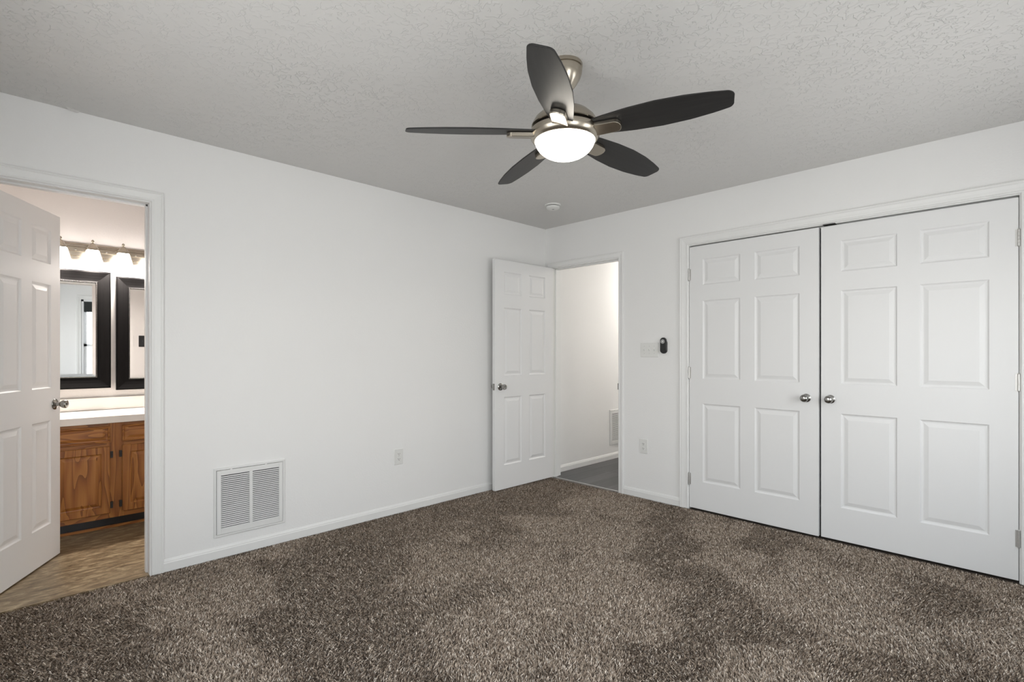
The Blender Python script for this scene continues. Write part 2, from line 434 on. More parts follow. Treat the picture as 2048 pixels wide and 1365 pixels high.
# ------------------------------------------------------------------ six-panel doors
def door_slab(w, h, cols, rows, t=.035):
    """front face at y=0 looking to -y, back at y=t"""
    bm = bmesh.new()
    xs = sorted({0, w, *[c for p in cols for c in p]}); zs = sorted({0, h, *[c for p in rows for c in p]})
    prof = [(0, 0), (.007, .0065), (.014, .008), (.019, .0075), (.040, .0015), (.044, .0015)]
    for side in (0, 1):
        def V(x, z, d): return bm.verts.new((x, d if side == 0 else t - d, z))
        for x0, x1 in zip(xs, xs[1:]):
            for z0, z1 in zip(zs, zs[1:]):
                if (x0, x1) in cols and (z0, z1) in rows:
                    rings = [[V(x0 + o, z0 + o, d), V(x1 - o, z0 + o, d), V(x1 - o, z1 - o, d), V(x0 + o, z1 - o, d)] for o, d in prof]
                    for a, b in zip(rings, rings[1:]):
                        for k in range(4): bm.faces.new((a[k], a[(k + 1) % 4], b[(k + 1) % 4], b[k]))
                    bm.faces.new(rings[-1])
                else:
                    bm.faces.new((V(x0, z0, 0), V(x1, z0, 0), V(x1, z1, 0), V(x0, z1, 0)))
    def side_strip(pts):
        for (p, q) in zip(pts, pts[1:]):
            bm.faces.new([bm.verts.new(v) for v in ((p[0], 0, p[1]), (q[0], 0, q[1]), (q[0], t, q[1]), (p[0], t, p[1]))])
    side_strip([(x, 0) for x in xs]); side_strip([(x, h) for x in xs]); side_strip([(0, z) for z in zs]); side_strip([(w, z) for z in zs])
    bmesh.ops.remove_doubles(bm, verts=bm.verts, dist=1e-5)
    return bm
ROWS = [(.212, .815), (1.005, 1.607), (1.727, 1.926)]

def knob_round(parent, x, z, y0=0, flip=False, name='knob'):
    prof = [(0, 0), (.026, 0), (.0275, .003), (.024, .006), (.013, .009), (.0105, .018), (.012, .026), (.020, .032), (.0245, .040), (.0255, .047), (.024, .055), (.019, .061), (.011, .0645), (.0105, .0655), (.004, .0662), (0, .0662)]
    if flip: prof = [(r, -h) for r, h in prof]
    return obj(name, lathe(prof, 36, 'y', org=(x, y0, z)), M['knob'], parent, smooth=True)
def knob_tulip(parent, x, z, y0=0, flip=False):
    prof = [(0, 0), (.030, 0), (.0325, .002), (.031, .005), (.022, .009), (.012, .011), (.0105, .020), (.011, .026), (.017, .031), (.022, .038), (.0245, .047), (.0245, .056), (.022, .0605), (.012, .0615), (.010, .0600), (0, .0600)]
    if flip: prof = [(r, -h) for r, h in prof]
    k = obj('knob', lathe(prof, 36, 'y', org=(x, y0, z)), M['knob'], parent, smooth=True)
    s = -1 if flip else 1
    obj('keyhole', boxes((x - .0015, x + .0015, y0 - s * .061, y0 - s * .0595, z - .005, z + .005)), M['dark'], k)
    return k
def hinge(parent, x, z, y=-.006, zlen=.089, side=1):
    """knuckle barrel with tips and a sliver of each leaf"""
    bm = bmesh.new(); n = 5; seg = zlen / n
    for k in range(n):
        z0 = z - zlen / 2 + k * seg + .0006
        lathe([(0, 0), (.0062, 0), (.0062, seg - .0012), (0, seg - .0012)], 14, 'z', bm, (x, y, z0))
    lathe([(0, 0), (.0045, .0005), (.003, .004), (0, .006)], 12, 'z', bm, (x, y, z + zlen / 2))
    lathe([(0, -.006), (.003, -.004), (.0045, -.0005), (0, 0)], 12, 'z', bm, (x, y, z - zlen / 2))
    box(bm, x - .014, x + .014, y + .004, y + .0075, z - zlen / 2, z + zlen / 2)
    return obj('hinge', bm, M['hinge'], parent, smooth=True)

# closet leaves
DZ = .012
def leaf(name, x0, w, hinge_left, cols, ang, label, y=0.0):
    """empty at the hinge bottom; the slab's local x runs to the free edge"""
    if hinge_left:
        o = empty(name, (x0, y, DZ), ang, kind='structure', label=label, cat='door')
        sl = door_slab(w, 2.030, cols, ROWS)
    else:
        o = empty(name, (x0 + w, y, DZ), ang, kind='structure', label=label, cat='door')
        sl = door_slab(w, 2.030, [(w - b, w - a) for a, b in cols][::-1] if False else cols, ROWS)
        for v in sl.verts: v.co.x -= w
    obj('door_panel', sl, M['door'], o, bevel=.0015)
    return o
d = leaf('door_3', CO0 + .004, .900, True, [(.108, .392), (.494, .786)], math.radians(-.75), 'narrower left leaf of the white six-panel closet double doors, slightly ajar')
knob_round(d, .828, .905); hinge(d, -.001, .235 - .012); hinge(d, -.001, 1.05); hinge(d, -.001, 1.815)
d = leaf('door_4', 2.417, .925, False, [(.113, .405), (.513, .811)], 0, 'right leaf of the white six-panel closet double doors, beside the frame edge')
knob_round(d, -.925 + .055, .905); hinge(d, .001, .223); hinge(d, .001, 1.05); hinge(d, .001, 1.815)
# head catch above the closet leaves
struct('trim_closet_catch', boxes((2.43, 2.50, -.012, .03, CZT - .004, CZT - .0005)), M['black_metal'])

# hallway door, open against the left wall
def swing_door(name, w, cols, loc, rz, label):
    o = empty(name, loc, rz, kind='structure', label=label, cat='door')
    obj('door_panel', door_slab(w, 2.030, cols, ROWS), M['door'], o, bevel=.0015)
    return o
# local x runs hinge -> free edge, local -y is the visible face
d = swing_door('door_2', .757, [(.110, .330), (.430, .650)], (.112, -.018, .010), math.radians(-90.6), 'white six-panel door standing open against the left wall by the hallway')
# flip so that the visible face (+x world) is local +y: world -90 deg turns local +y to +x
d.location = (.078, -.018, .010)
knob_tulip(d, .757 - .062, .908, .035, True); knob_tulip(d, .757 - .062, .908, 0)
obj('latch_plate', boxes((.757, .7585, .006, .029, .880, .937)), M['knob'], d)
for z in (.22, 1.03, 1.80): hinge(d, -.004, z, -.004)
struct('trim_strike_plate', boxes((HO1 - .0122, HO1 - .0105, .006, .036, .895, .95)), M['black_metal'])

# bathroom door, swung into the bathroom; visible face is local -y? hinge far left
d = swing_door('door_1', .665, [(.100, .285), (.380, .565)], (-.145, -3.884, .008), math.radians(152.5), 'white six-panel door swung open into the bathroom at the left edge')
for c in d.children: pass
SB = d
knob_tulip(d, .665 - .060, .905, 0, False); knob_tulip(d, .665 - .060, .905, .035, True)
obj('latch_plate', boxes((.665, .6665, .006, .029, .877, .934)), M['knob'], d)
for z in (.22, 1.03, 1.80): hinge(d, -.004, z, .039)

# ------------------------------------------------------------------ windows (behind the camera, one seen in the mirror)
def window(n, side, a, b, z0, z1):
    w = b - a; cx = (a + b) / 2
    if side == 'east': o = empty('window_%d' % n, (RX, cx, z0), PI / 2 * -1, kind='structure')
    else: o = empty('window_%d' % n, (cx, RY, z0), PI, kind='structure')
    # local: x across, -y into the room, +y outwards
    h = z1 - z0; hw = w / 2
    bm = bmesh.new(); rows = []
    for u, v in casing_profile(.06):
        rows.append([bm.verts.new(q) for q in ((-hw - u, -v, -u), (-hw - u, -v, h + u), (hw + u, -v, h + u), (hw + u, -v, -u))])
    for p, q in zip(rows, rows[1:]):
        for k in range(4): bm.faces.new((p[k], p[(k + 1) % 4], q[(k + 1) % 4], q[k]))
    obj('window_casing', bm, M['trim'], o)
    bm = boxes((-hw, -hw + .03, 0, WT, 0, h), (hw - .03, hw, 0, WT, 0, h), (-hw, hw, 0, WT, h - .03, h), (-hw, hw, 0, WT, 0, .03))
    obj('window_frame', bm, M['vinyl_frame'], o)
    hh = h / 2
    for (za, zb, y) in ((.03, hh + .02, .05), (hh - .02, h - .03, .08)):
        x0, x1 = -hw + .03, hw - .03; s = .04
        bm = boxes((x0, x0 + s, y, y + .028, za, zb), (x1 - s, x1, y, y + .028, za, zb), (x0, x1, y, y + .028, za, za + s), (x0, x1, y, y + .028, zb - s, zb))
        f = obj('sash', bm, M['vinyl_frame'], o)
        n1 = [(-.006, .006, y + .008, y + .02, za + s, zb - s)]
        n1 += [(x0 + s, x1 - s, y + .008, y + .02, za + (zb - za) * q - .006, za + (zb - za) * q + .006) for q in (.5,)]
        obj('muntin', boxes(*n1), M['vinyl_frame'], f)
        obj('window_pane', boxes((x0 + s, x1 - s, y + .012, y + .015, za + s, zb - s)), M['glass'], f)
    # dark fabric shade drawn up under the head
    sh = empty('roman_shade', o.location, o.rotation_euler.z, label='dark fabric shade gathered at the head of window %s' % ['seen in the left mirror', 'nearest the closet', 'behind the camera, left', 'behind the camera, right'][n - 1], cat='window shade', group='dark window shades')
    bm = bmesh.new()
    for k in range(5): box(bm, -hw + .034, hw - .034, .006 + .003 * k, .034 - .002 * k, h - .055 - .028 * (k + 1), h - .055 - .028 * k + .006)
    obj('folds', bm, M['roman'], sh, bevel=.003)
    obj('head_rail', boxes((-hw + .032, hw - .032, .004, .040, h - .056, h - .032)), M['roman'], sh)
for n, wd in enumerate(WINDOWS): window(n + 1, *wd)

# ------------------------------------------------------------------ return-air grilles
def grille(name, loc, rz, w, h, n, label):
    """local x across, z up, -y out of the wall; loc = bottom middle"""
    o = empty(name, loc, rz, label=label, cat='air vent', group='white louvred return-air grilles')
    hw = w / 2; f = .022; r = .030
    bm = bmesh.new(); rows = []
    for u, v in ((0, 0), (0, .006), (.003, .010), (.012, .0105), (.014, .0065)):
        rows.append([bm.verts.new(q) for q in ((-hw + u, -v, u), (-hw + u, -v, h - u), (hw - u, -v, h - u), (hw - u, -v, u))])
    for p, q in zip(rows, rows[1:]):
        for k in range(4): bm.faces.new((p[k], p[(k + 1) % 4], q[(k + 1) % 4], q[k]))
    obj('frame', bm, M['grille'], o)
    i = .0155
    mull = .009
    x0, x1 = -hw + i, hw - i; z0, z1 = i, h - i
    ya, yb = -.0115, -.0045
    bm = boxes((x0, x0 + f, ya, yb, z0, z1), (x1 - f, x1, ya, yb, z0, z1), (x0 + f, x1 - f, ya, yb, z0, z0 + r), (x0 + f, x1 - f, ya, yb, z1 - r, z1), (-mull, mull, ya, yb, z0 + r, z1 - r))
    obj('face_plate', bm, M['grille'], o, bevel=.001)
    obj('shade_backing', boxes((x0, x1, -.0035, -.0005, z0, z1)), M['dark'], o)  # near-black sheet gives the louver gaps their shade by colour
    for a, b in ((x0 + f, -mull), (mull, x1 - f)):
        bm = bmesh.new(); zz0, zz1 = z0 + r, z1 - r; p = (zz1 - zz0) / n
        for k in range(n):
            z = zz0 + p * k
            v = [bm.verts.new(q) for q in ((a, -.0130, z), (b, -.0130, z), (b, -.0050, z + p * .52), (a, -.0050, z + p * .52),
                                           (a, -.0122, z - .0005), (b, -.0122, z - .0005), (b, -.0042, z + p * .52 - .0005), (a, -.0042, z + p * .52 - .0005))]
            for fc in ((0, 1, 2, 3), (4, 5, 6, 7), (0, 1, 5, 4), (2, 3, 7, 6), (0, 3, 7, 4), (1, 2, 6, 5)): bm.faces.new([v[j] for j in fc])
        obj('louver_panel', bm, M['grille'], o)
    for x in (-hw * .55, hw * .42): obj('latch', boxes((x - .006, x + .006, -.013, -.0105, h - .017, h - .006)), M['grille'], o)
    for x in (0.02,): obj('screw', lathe([(0, 0), (.004, 0), (.003, .002), (0, .0025)], 12, 'y', org=(x, -.0105, .008)), M['plate'], o)
    return o
grille('return_air_grille', (0, -2.734, .123), PI / 2, .410, .410, 27, 'large square white louvred air grille low on the left wall near the bathroom doorway')
grille('return_air_grille', (0, 1.30, .158), PI / 2, .405, .405, 27, 'white louvred air grille on the hallway wall, partly hidden by the doorway edge')

# ------------------------------------------------------------------ outlets, switches, remote
def rounded(w, h, r, n=5):
    pts = []
    for cx, cy, a0 in ((w / 2 - r, h / 2 - r, 0), (-w / 2 + r, h / 2 - r, 90), (-w / 2 + r, -h / 2 + r, 180), (w / 2 - r, -h / 2 + r, 270)):
        for k in range(n + 1):
            a = math.radians(a0 + 90 * k / n); pts.append((cx + r * math.cos(a), cy + r * math.sin(a)))
    return pts
def plate_mesh(w, h, t=.006, r=.004, dome=.003):
    """plate standing on the wall: local x across, z up, -y outwards, centred"""
    bm = bmesh.new(); loops = []
    for o_, y in ((0, 0), (0, t * .45), (dome, t)):
        loops.append([bm.verts.new((x * (1 - 2 * o_ / w), -y, z * (1 - 2 * o_ / h))) for x, z in rounded(w, h, r)])
    n = len(loops[0])
    for a, b in zip(loops, loops[1:]):
        for k in range(n): bm.faces.new((a[k], a[(k + 1) % n], b[(k + 1) % n], b[k]))
    bm.faces.new(loops[-1]); return bm
def outlet(loc, rz, label):
    o = empty('wall_outlet', loc, rz, label=label, cat='outlet', group='white duplex wall outlets')
    obj('cover_plate', plate_mesh(.078, .120), M['plate'], o)
    for z in (.0195, -.0195):
        bm = bmesh.new(); pts = [(.0165 * math.cos(a) , max(-.0125, min(.0125, .0165 * math.sin(a)))) for a in [2 * PI * k / 24 for k in range(24)]]
        a = [bm.verts.new((x, -.0055, z + q)) for x, q in pts]; b = [bm.verts.new((x * .97, -.008, z + q * .97)) for x, q in pts]
        for k in range(24): bm.faces.new((a[k], a[(k + 1) % 24], b[(k + 1) % 24], b[k]))
        bm.faces.new(b)
        s = obj('socket', bm, M['plate'], o)
        sl = boxes((-.0075, -.0052, -.0084, -.0075, z - .001, z + .008), (.0052, .0075, -.0084, -.0075, z, z + .007))
        lathe([(0, 0), (.0028, 0), (.0028, .0008), (0, .0008)], 12, 'y', sl, (0, -.0076, z - .0065))
        obj('slot', sl, M['dark'], s)
    obj('screw', lathe([(0, 0), (.003, 0), (.002, .0015), (0, .0018)], 12, 'y', org=(0, -.0058, 0)), M['strip'], o)
    return o
outlet((0, -1.680, .427), PI / 2, 'white duplex outlet on the long left wall, between air grille and open door')
outlet((1.102, 0, .434), 0, 'white duplex outlet on the back wall below the light switches')
sw = empty('light_switch', (1.157, 0, 1.242), 0, label='white triple toggle switch plate beside the black fan remote', cat='light switch')
obj('cover_plate', plate_mesh(.168, .120), M['plate'], sw)
for x in (-.046, 0, .046):
    bm = bmesh.new()
    v = [bm.verts.new(q) for q in ((x - .0045, -.0055, -.010), (x + .0045, -.0055, -.010), (x + .0045, -.0055, .010), (x - .0045, -.0055, .010),
                                   (x - .0035, -.018, .004), (x + .0035, -.018, .004), (x + .0035, -.016, .011), (x - .0035, -.016, .011))]
    for fc in ((0, 1, 5, 4), (1, 2, 6, 5), (2, 3, 7, 6), (3, 0, 4, 7), (4, 5, 6, 7)): bm.faces.new([v[j] for j in fc])
    t_ = obj('toggle', bm, M['plate'], sw, bevel=.0008)
    for z in (-.030, .030):
        obj('screw', lathe([(0, 0), (.003, 0), (.002, .0014), (0, .0016)], 12, 'y', org=(x, -.0058, z)), M['strip'], sw)
rm = empty('fan_remote', (1.289, 0, 1.277), 0, label='black oval fan remote in its holder on the back wall beside the switches', cat='remote control')
def pill(w, h, t0, t1, bm=None, inset=.004):
    bm = bm or bmesh.new(); loops = []
    for o_, y in ((0, t0), (0, t0 + (t1 - t0) * .6), (inset, t1)):
        loops.append([bm.verts.new((x * (1 - 2 * o_ / w), -y, z * (1 - 2 * o_ / h))) for x, z in rounded(w, h, w / 2 - .001, 10)])
    n = len(loops[0])
    for a, b in zip(loops, loops[1:]):
        for k in range(n): bm.faces.new((a[k], a[(k + 1) % n], b[(k + 1) % n], b[k]))
    bm.faces.new(loops[-1]); return bm
obj('cradle', pill(.060, .112, 0, .012), M['black_plastic'], rm, loc=(0, 0, -.010))
hs = obj('handset', pill(.054, .128, .008, .024), M['black_plastic'], rm)
obj('button', lathe([(0, 0), (.018, 0), (.018, .0015), (.008, .0025), (0, .0025)], 28, 'y', org=(0, -.0235, .032)), M['grey_plastic'], hs, smooth=True)
obj('button', lathe([(0, 0), (.006, 0), (.005, .002), (0, .0025)], 20, 'y', org=(0, -.0255, .032)), M['plate'], hs, smooth=True)

# black switch plates on the bathroom side (seen in the mirror)
for y, lb in ((-2.922, 'black switch plate reflected in the right mirror, nearer the doorway'), (-2.809, 'black switch plate reflected in the right mirror, farther from the doorway')):
    s = empty('bathroom_switch', (-WT - .006, y, 1.335), -PI / 2, label=lb, cat='light switch', group='black switch plates reflected in the mirror')
    obj('cover_plate', plate_mesh(.070, .115), M['black_plastic'], s)
    obj('toggle', boxes((-.004, .004, -.016, -.005, -.004, .008)), M['black_plastic'], s)

# ------------------------------------------------------------------ smoke detector
px = Vector((3.398, -3.816)) + 4.25 * Vector((-.7120, .7022)) + .338 * Vector((.7022, .7120))
sd = empty('smoke_detector', (px.x, px.y, H), label='round white smoke detector on the ceiling near the far corner', cat='smoke detector')
obj('mounting_base', lathe([(0, 0), (.067, 0), (.068, -.003), (.066, -.009), (.058, -.011), (0, -.011)], 40), M['plate'], sd, smooth=True)
obj('vent_gap', lathe([(.050, -.010), (.050, -.017)], 40), M['dark'], sd)
obj('detector_body', lathe([(0, -.0155), (.056, -.0155), (.057, -.019), (.053, -.030), (.040, -.038), (.018, -.041), (0, -.041)], 40), M['plate'], sd, smooth=True)
obj('test_button', lathe([(0, -.0405), (.009, -.0405), (.008, -.043), (0, -.0435)], 20, org=(.012, -.012, 0)), M['grey_plastic'], sd, smooth=True)

# ------------------------------------------------------------------ ceiling fan
FX, FY = 2.003, -2.126
fan = empty('ceiling_fan', (FX, FY, H), label='five-blade ceiling fan with charcoal blades, brushed nickel housing and lit frosted bowl', cat='ceiling fan')
Z = lambda z: z - H
obj('canopy', lathe([(0, 0), (.073, 0), (.075, -.004), (.0745, -.016), (.070, -.0175), (.070, -.022), (.0735, -.024), (.072, -.040), (.066, -.058), (.055, -.078), (.042, -.096), (.034, -.106), (.020, -.108), (0, -.108)], 48), M['nickel'], fan, smooth=True)
obj('downrod', lathe([(.0135, -.10), (.0135, Z(2.262)), (.022, Z(2.260)), (.026, Z(2.243)), (0, Z(2.243))], 24), M['nickel'], fan, smooth=True)
obj('motor_housing', lathe([(0, Z(2.252)), (.040, Z(2.251)), (.075, Z(2.243)), (.105, Z(2.228)), (.127, Z(2.207)), (.139, Z(2.186)), (.142, Z(2.176)), (.139, Z(2.173)), (.120, Z(2.172)), (0, Z(2.172))], 64), M['nickel'], fan, smooth=True)
obj('gap_shade_band', lathe([(.118, Z(2.174)), (.118, Z(2.156))], 48), M['dark'], fan)  # near-black band paints the shade in the gap between housing and ring
obj('light_ring', lathe([(.118, Z(2.161)), (.140, Z(2.161)), (.1455, Z(2.158)), (.1485, Z(2.149)), (.1475, Z(2.139)), (.1435, Z(2.128)), (.135, Z(2.117)), (.128, Z(2.114)), (.1255, Z(2.117))], 64), M['nickel'], fan, smooth=True)
prof = [(.126, Z(2.118))]
for k in range(1, 13):
    a = PI / 2 * k / 12; prof.append((.126 * math.cos(a) ** .92 if k < 12 else 0, Z(2.118) - .078 * math.sin(a) ** 1.1))
obj('glass_bowl', lathe(prof, 64), M['bowl'], fan, smooth=True, label='lit frosted white glass bowl')
# blade outline: u along the radius, half widths on both edges
def blade_outline():
    us = np.concatenate([np.linspace(0, .96, 26), .96 + .04 * np.sin(np.linspace(.12, PI / 2, 9))]); up, dn = [], []
    for t in us:
        w = float(np.interp(t, [0, .12, .3, .5, .7, .85, .95, 1], [.046, .057, .069, .0745, .069, .057, .046, .040]))
        if t > .96: w -= .021 * (1 - math.sqrt(max(0, 1 - ((t - .96) / .04) ** 2)))
        u = .122 + .546 * t
        up.append((u - .006 * max(0, t - .9) / .1, w)); dn.append((u, -w))
    return dn + up[::-1]
out = blade_outline()
PITCH = math.radians(14)
def tongue():
    pts = [(.118, -.034), (.215, -.031)]
    for k in range(1, 12):
        a = -PI / 2 + PI * k / 12; pts.append((.222 + .026 * math.cos(a), .031 * math.sin(a)))
    pts += [(.215, .031), (.118, .034)]
    return pts
for k in range(5):
    ang = math.radians(303.05 + 72 * k)
    be = bmesh.new(); prism(out, .0, .006, be)
    # pitch about the blade's own axis, then placed in the gap of the housing
    rotm = Matrix.Translation((0, 0, Z(2.150))) @ Matrix.Rotation(math.radians(1.6), 4, 'Y') @ Matrix.Rotation(-PITCH, 4, 'X')
    me = bpy.data.meshes.new('blade'); bmesh.ops.recalc_face_normals(be, faces=be.faces); be.to_mesh(me); be.free(); me.transform(rotm)
    bl = link('blade', me, M['blade'], fan, bevel=.002); bl.rotation_euler = (0, 0, ang)
    te = bmesh.new(); prism(tongue(), -.020, -.001, te)
    me = bpy.data.meshes.new('blade_bracket'); bmesh.ops.recalc_face_normals(te, faces=te.faces); te.to_mesh(me); te.free(); me.transform(rotm)
    link('blade_bracket', me, M['nickel'], bl, bevel=.003)

# ------------------------------------------------------------------ bathroom: vanity, counter, mirrors, light bar
VY0, VY1 = -3.99, -2.53
van = empty('vanity_cabinet', (-1.05, (VY0 + VY1) / 2, 0), label='honey oak bathroom vanity cabinet with black hinges below the white counter', cat='cabinet')
vc = (VY0 + VY1) / 2
def vl(y): return y - vc
obj('carcass', boxes((BX + 1.05, -.018, vl(VY0), vl(VY1), .085, .100), (BX + 1.05, -.018, vl(VY0), vl(VY0) + .016, .1, .735), (BX + 1.05, -.018, vl(VY1) - .016, vl(VY1), .1, .735), (BX + 1.05, BX + 1.056, vl(VY0), vl(VY1), .1, .735), (-.024, -.018, vl(VY0), vl(VY1), .1, .60)), M['oak'], van)
obj('toe_kick', boxes((BX + 1.05, -.072, vl(VY0), vl(VY1), 0.018, .085)), M['black_plastic'], van)
obj('reflection_strip', boxes((-.0718, -.064, vl(VY0), vl(VY1), 0, .018)), M['oak_h'], van)  # oak-coloured strip stands in for the reflection below the toe kick
ydoors = [(-3.955, -3.640), (-3.617, -3.302), (-3.235, -2.915), (-2.890, -2.570)]
# face frame: stiles and rails, as one sheet with openings hidden by the doors
fb = [(-.018, 0, vl(VY0), vl(-3.945), .085, .735), (-.018, 0, vl(-3.650), vl(-3.607), .085, .735), (-.018, 0, vl(-3.312), vl(-3.225), .085, .735),
      (-.018, 0, vl(-2.925), vl(-2.880), .085, .735), (-.018, 0, vl(-2.580), vl(VY1), .085, .735)]
obj('face_frame', boxes(*fb), M['oak'], van)
obj('face_rail', boxes((-.0175, -.0005, vl(VY0), vl(VY1), .085, .130), (-.0175, -.0005, vl(VY0), vl(VY1), .570, .612), (-.0175, -.0005, vl(VY0), vl(VY1), .700, .735)), M['oak_h'], van)
def cab_panel(y0, y1, z0, z1, fr, nm, mat, par):
    """raised-panel front; faces +x, local x=0 is the face frame"""
    bm = bmesh.new(); t = .016
    rings = []
    for o_, d_ in ((0, 0), (0, t - .004), (.004, t), (fr - .006, t), (fr, t - .007), (fr + .006, t - .008), (fr + .026, t - .001), (fr + .028, t - .001)):
        rings.append([bm.verts.new(q) for q in ((d_, y0 + o_, z0 + o_), (d_, y1 - o_, z0 + o_), (d_, y1 - o_, z1 - o_), (d_, y0 + o_, z1 - o_))])
    for a, b in zip(rings, rings[1:]):
        for k in range(4): bm.faces.new((a[k], a[(k + 1) % 4], b[(k + 1) % 4], b[k]))
    bm.faces.new(rings[-1])
    return obj(nm, bm, mat, par)
for i, (a, b) in enumerate(ydoors):
    cab_panel(vl(a), vl(b), .603, .717, .014, 'drawer_front', M['oak_h'], van)
    dr = cab_panel(vl(a), vl(b), .120, .578, .052, 'cabinet_door', M['oak'], van)
    hy = b if i in (1, 3) else a
    s = 1 if i in (1, 3) else -1
    for z in (.175, .520):
        obj('hinge', boxes((.0005, .012, min(vl(hy) + s * .001, vl(hy) + s * .016), max(vl(hy) + s * .001, vl(hy) + s * .016), z - .022, z + .022)), M['black_metal'], dr)

# counter with two moulded basins
bm = bmesh.new(); X0, X1 = BX + .001, -1.022; Y0, Y1 = VY0 - .01, VY1 + .01
nx, ny = 44, 110
basins = [(-1.285, -3.63), (-1.285, -2.90)]
grid = []
for i in range(nx + 1):
    row = []
    for j in range(ny + 1):
        x = X0 + (X1 - X0) * i / nx; y = Y0 + (Y1 - Y0) * j / ny; z = .785
        for bx_, by_ in basins:
            r = math.hypot((x - bx_) / .165, (y - by_) / .225)
            if r < 1.12: z = min(z, .785 + .003 - .13 * max(0, 1 - (r / 1.02) ** 2.6)) if r < 1.02 else .785 + .003
        row.append(bm.verts.new((x, y, z)))
    grid.append(row)
for i in range(nx):
    for j in range(ny): bm.faces.new((grid[i][j], grid[i + 1][j], grid[i + 1][j + 1], grid[i][j + 1]))
ct = obj('bathroom_counter', bm, M['counter'], None, smooth=True, label='white moulded bathroom counter with low backsplash on the oak vanity', cat='countertop')
obj('front_edge', boxes((X1 - .02, X1 + .001, Y0, Y1, .738, .7849)), M['counter'], ct, bevel=.004)
obj('backsplash', boxes((BX + .0005, BX + .020, Y0, Y1, .7855, .880)), M['counter'], ct, bevel=.004)
# faucet at the right basin
for (bx_, by_), lb in zip(basins, ('chrome two-handle faucet at the left basin, behind the open bathroom door', 'chrome two-handle faucet at the right basin, by the doorway edge')):
    fc = empty('faucet', (-1.49, by_, .785), label=lb, cat='faucet', group='bathroom faucets')
    obj('base', prism([(y * .5, x) for x, y in rounded(.17, .09, .02)], 0, .014), M['chrome'], fc, bevel=.003)
    obj('spout', tube([(0, 0, .01), (.01, 0, .05), (.05, 0, .075), (.10, 0, .065), (.115, 0, .05)], [.014, .013, .012, .011, .010]), M['chrome'], fc, smooth=True)
    for s in (-1, 1): obj('handle', lathe([(.014, .012), (.017, .03), (.019, .05), (.010, .055), (0, .055)], 20, org=(0, s * .055, 0)), M['chrome'], fc, smooth=True)

def framed_mirror(y0, y1, z0, z1, label, yaw=0):
    o = empty('framed_mirror', (BX + math.sin(yaw) * (y1 - y0) / 2, (y0 + y1) / 2, z0), PI / 2 - yaw, label=label, cat='mirror', group='black framed vanity mirrors')
    w = y1 - y0; h = z1 - z0; hw = w / 2
    prof = [(0, .002), (0, .034), (.004, .039), (.011, .040), (.016, .037), (.022, .034), (.040, .025), (.060, .018), (.074, .016), (.080, .018), (.085, .018), (.088, .014), (.088, .006)]
    bm = bmesh.new(); rows = []
    for u, v in prof: rows.append([bm.verts.new(q) for q in ((-hw + u, -v, u), (hw - u, -v, u), (hw - u, -v, h - u), (-hw + u, -v, h - u))])
    for p, q in zip(rows, rows[1:]):
        for k in range(4): bm.faces.new((p[k], p[(k + 1) % 4], q[(k + 1) % 4], q[k]))
    obj('frame', bm, M['frame_black'], o)
    # beading: a row of little half-pearls
    bm = bmesh.new(); u = .0835
    def bead(x, z): bmesh.ops.create_icosphere(bm, subdivisions=1, radius=.0032, matrix=Matrix.Translation((x, -.018, z)))
    n = int((w - 2 * u) / .0085)
    for k in range(n + 1):
        x = -hw + u + (w - 2 * u) * k / n; bead(x, u); bead(x, h - u)
    n = int((h - 2 * u) / .0085)
    for k in range(1, n):
        z = u + (h - 2 * u) * k / n; bead(-hw + u, z); bead(hw - u, z)
    obj('bead_trim', bm, M['bead'], o, label='silvered bead trim')
    g0, g1 = .088, .110
    bm = bmesh.new(); rows = []
    for u, v in ((g0 - .002, .0085), (g1, .0100)): rows.append([bm.verts.new(q) for q in ((-hw + u, -v, u), (hw - u, -v, u), (hw - u, -v, h - u), (-hw + u, -v, h - u))])
    for k in range(4): bm.faces.new((rows[0][k], rows[0][(k + 1) % 4], rows[1][(k + 1) % 4], rows[1][k]))
    bm.faces.new(rows[1])
    obj('mirror_glass', bm, M['mirror'], o)
framed_mirror(-3.860, -3.240, .952, 1.828, 'black framed mirror above the counter, nearer the open bathroom door', math.radians(2.0))
framed_mirror(-3.206, -2.586, .932, 1.806, 'black framed mirror above the counter, cut off by the right door jamb')

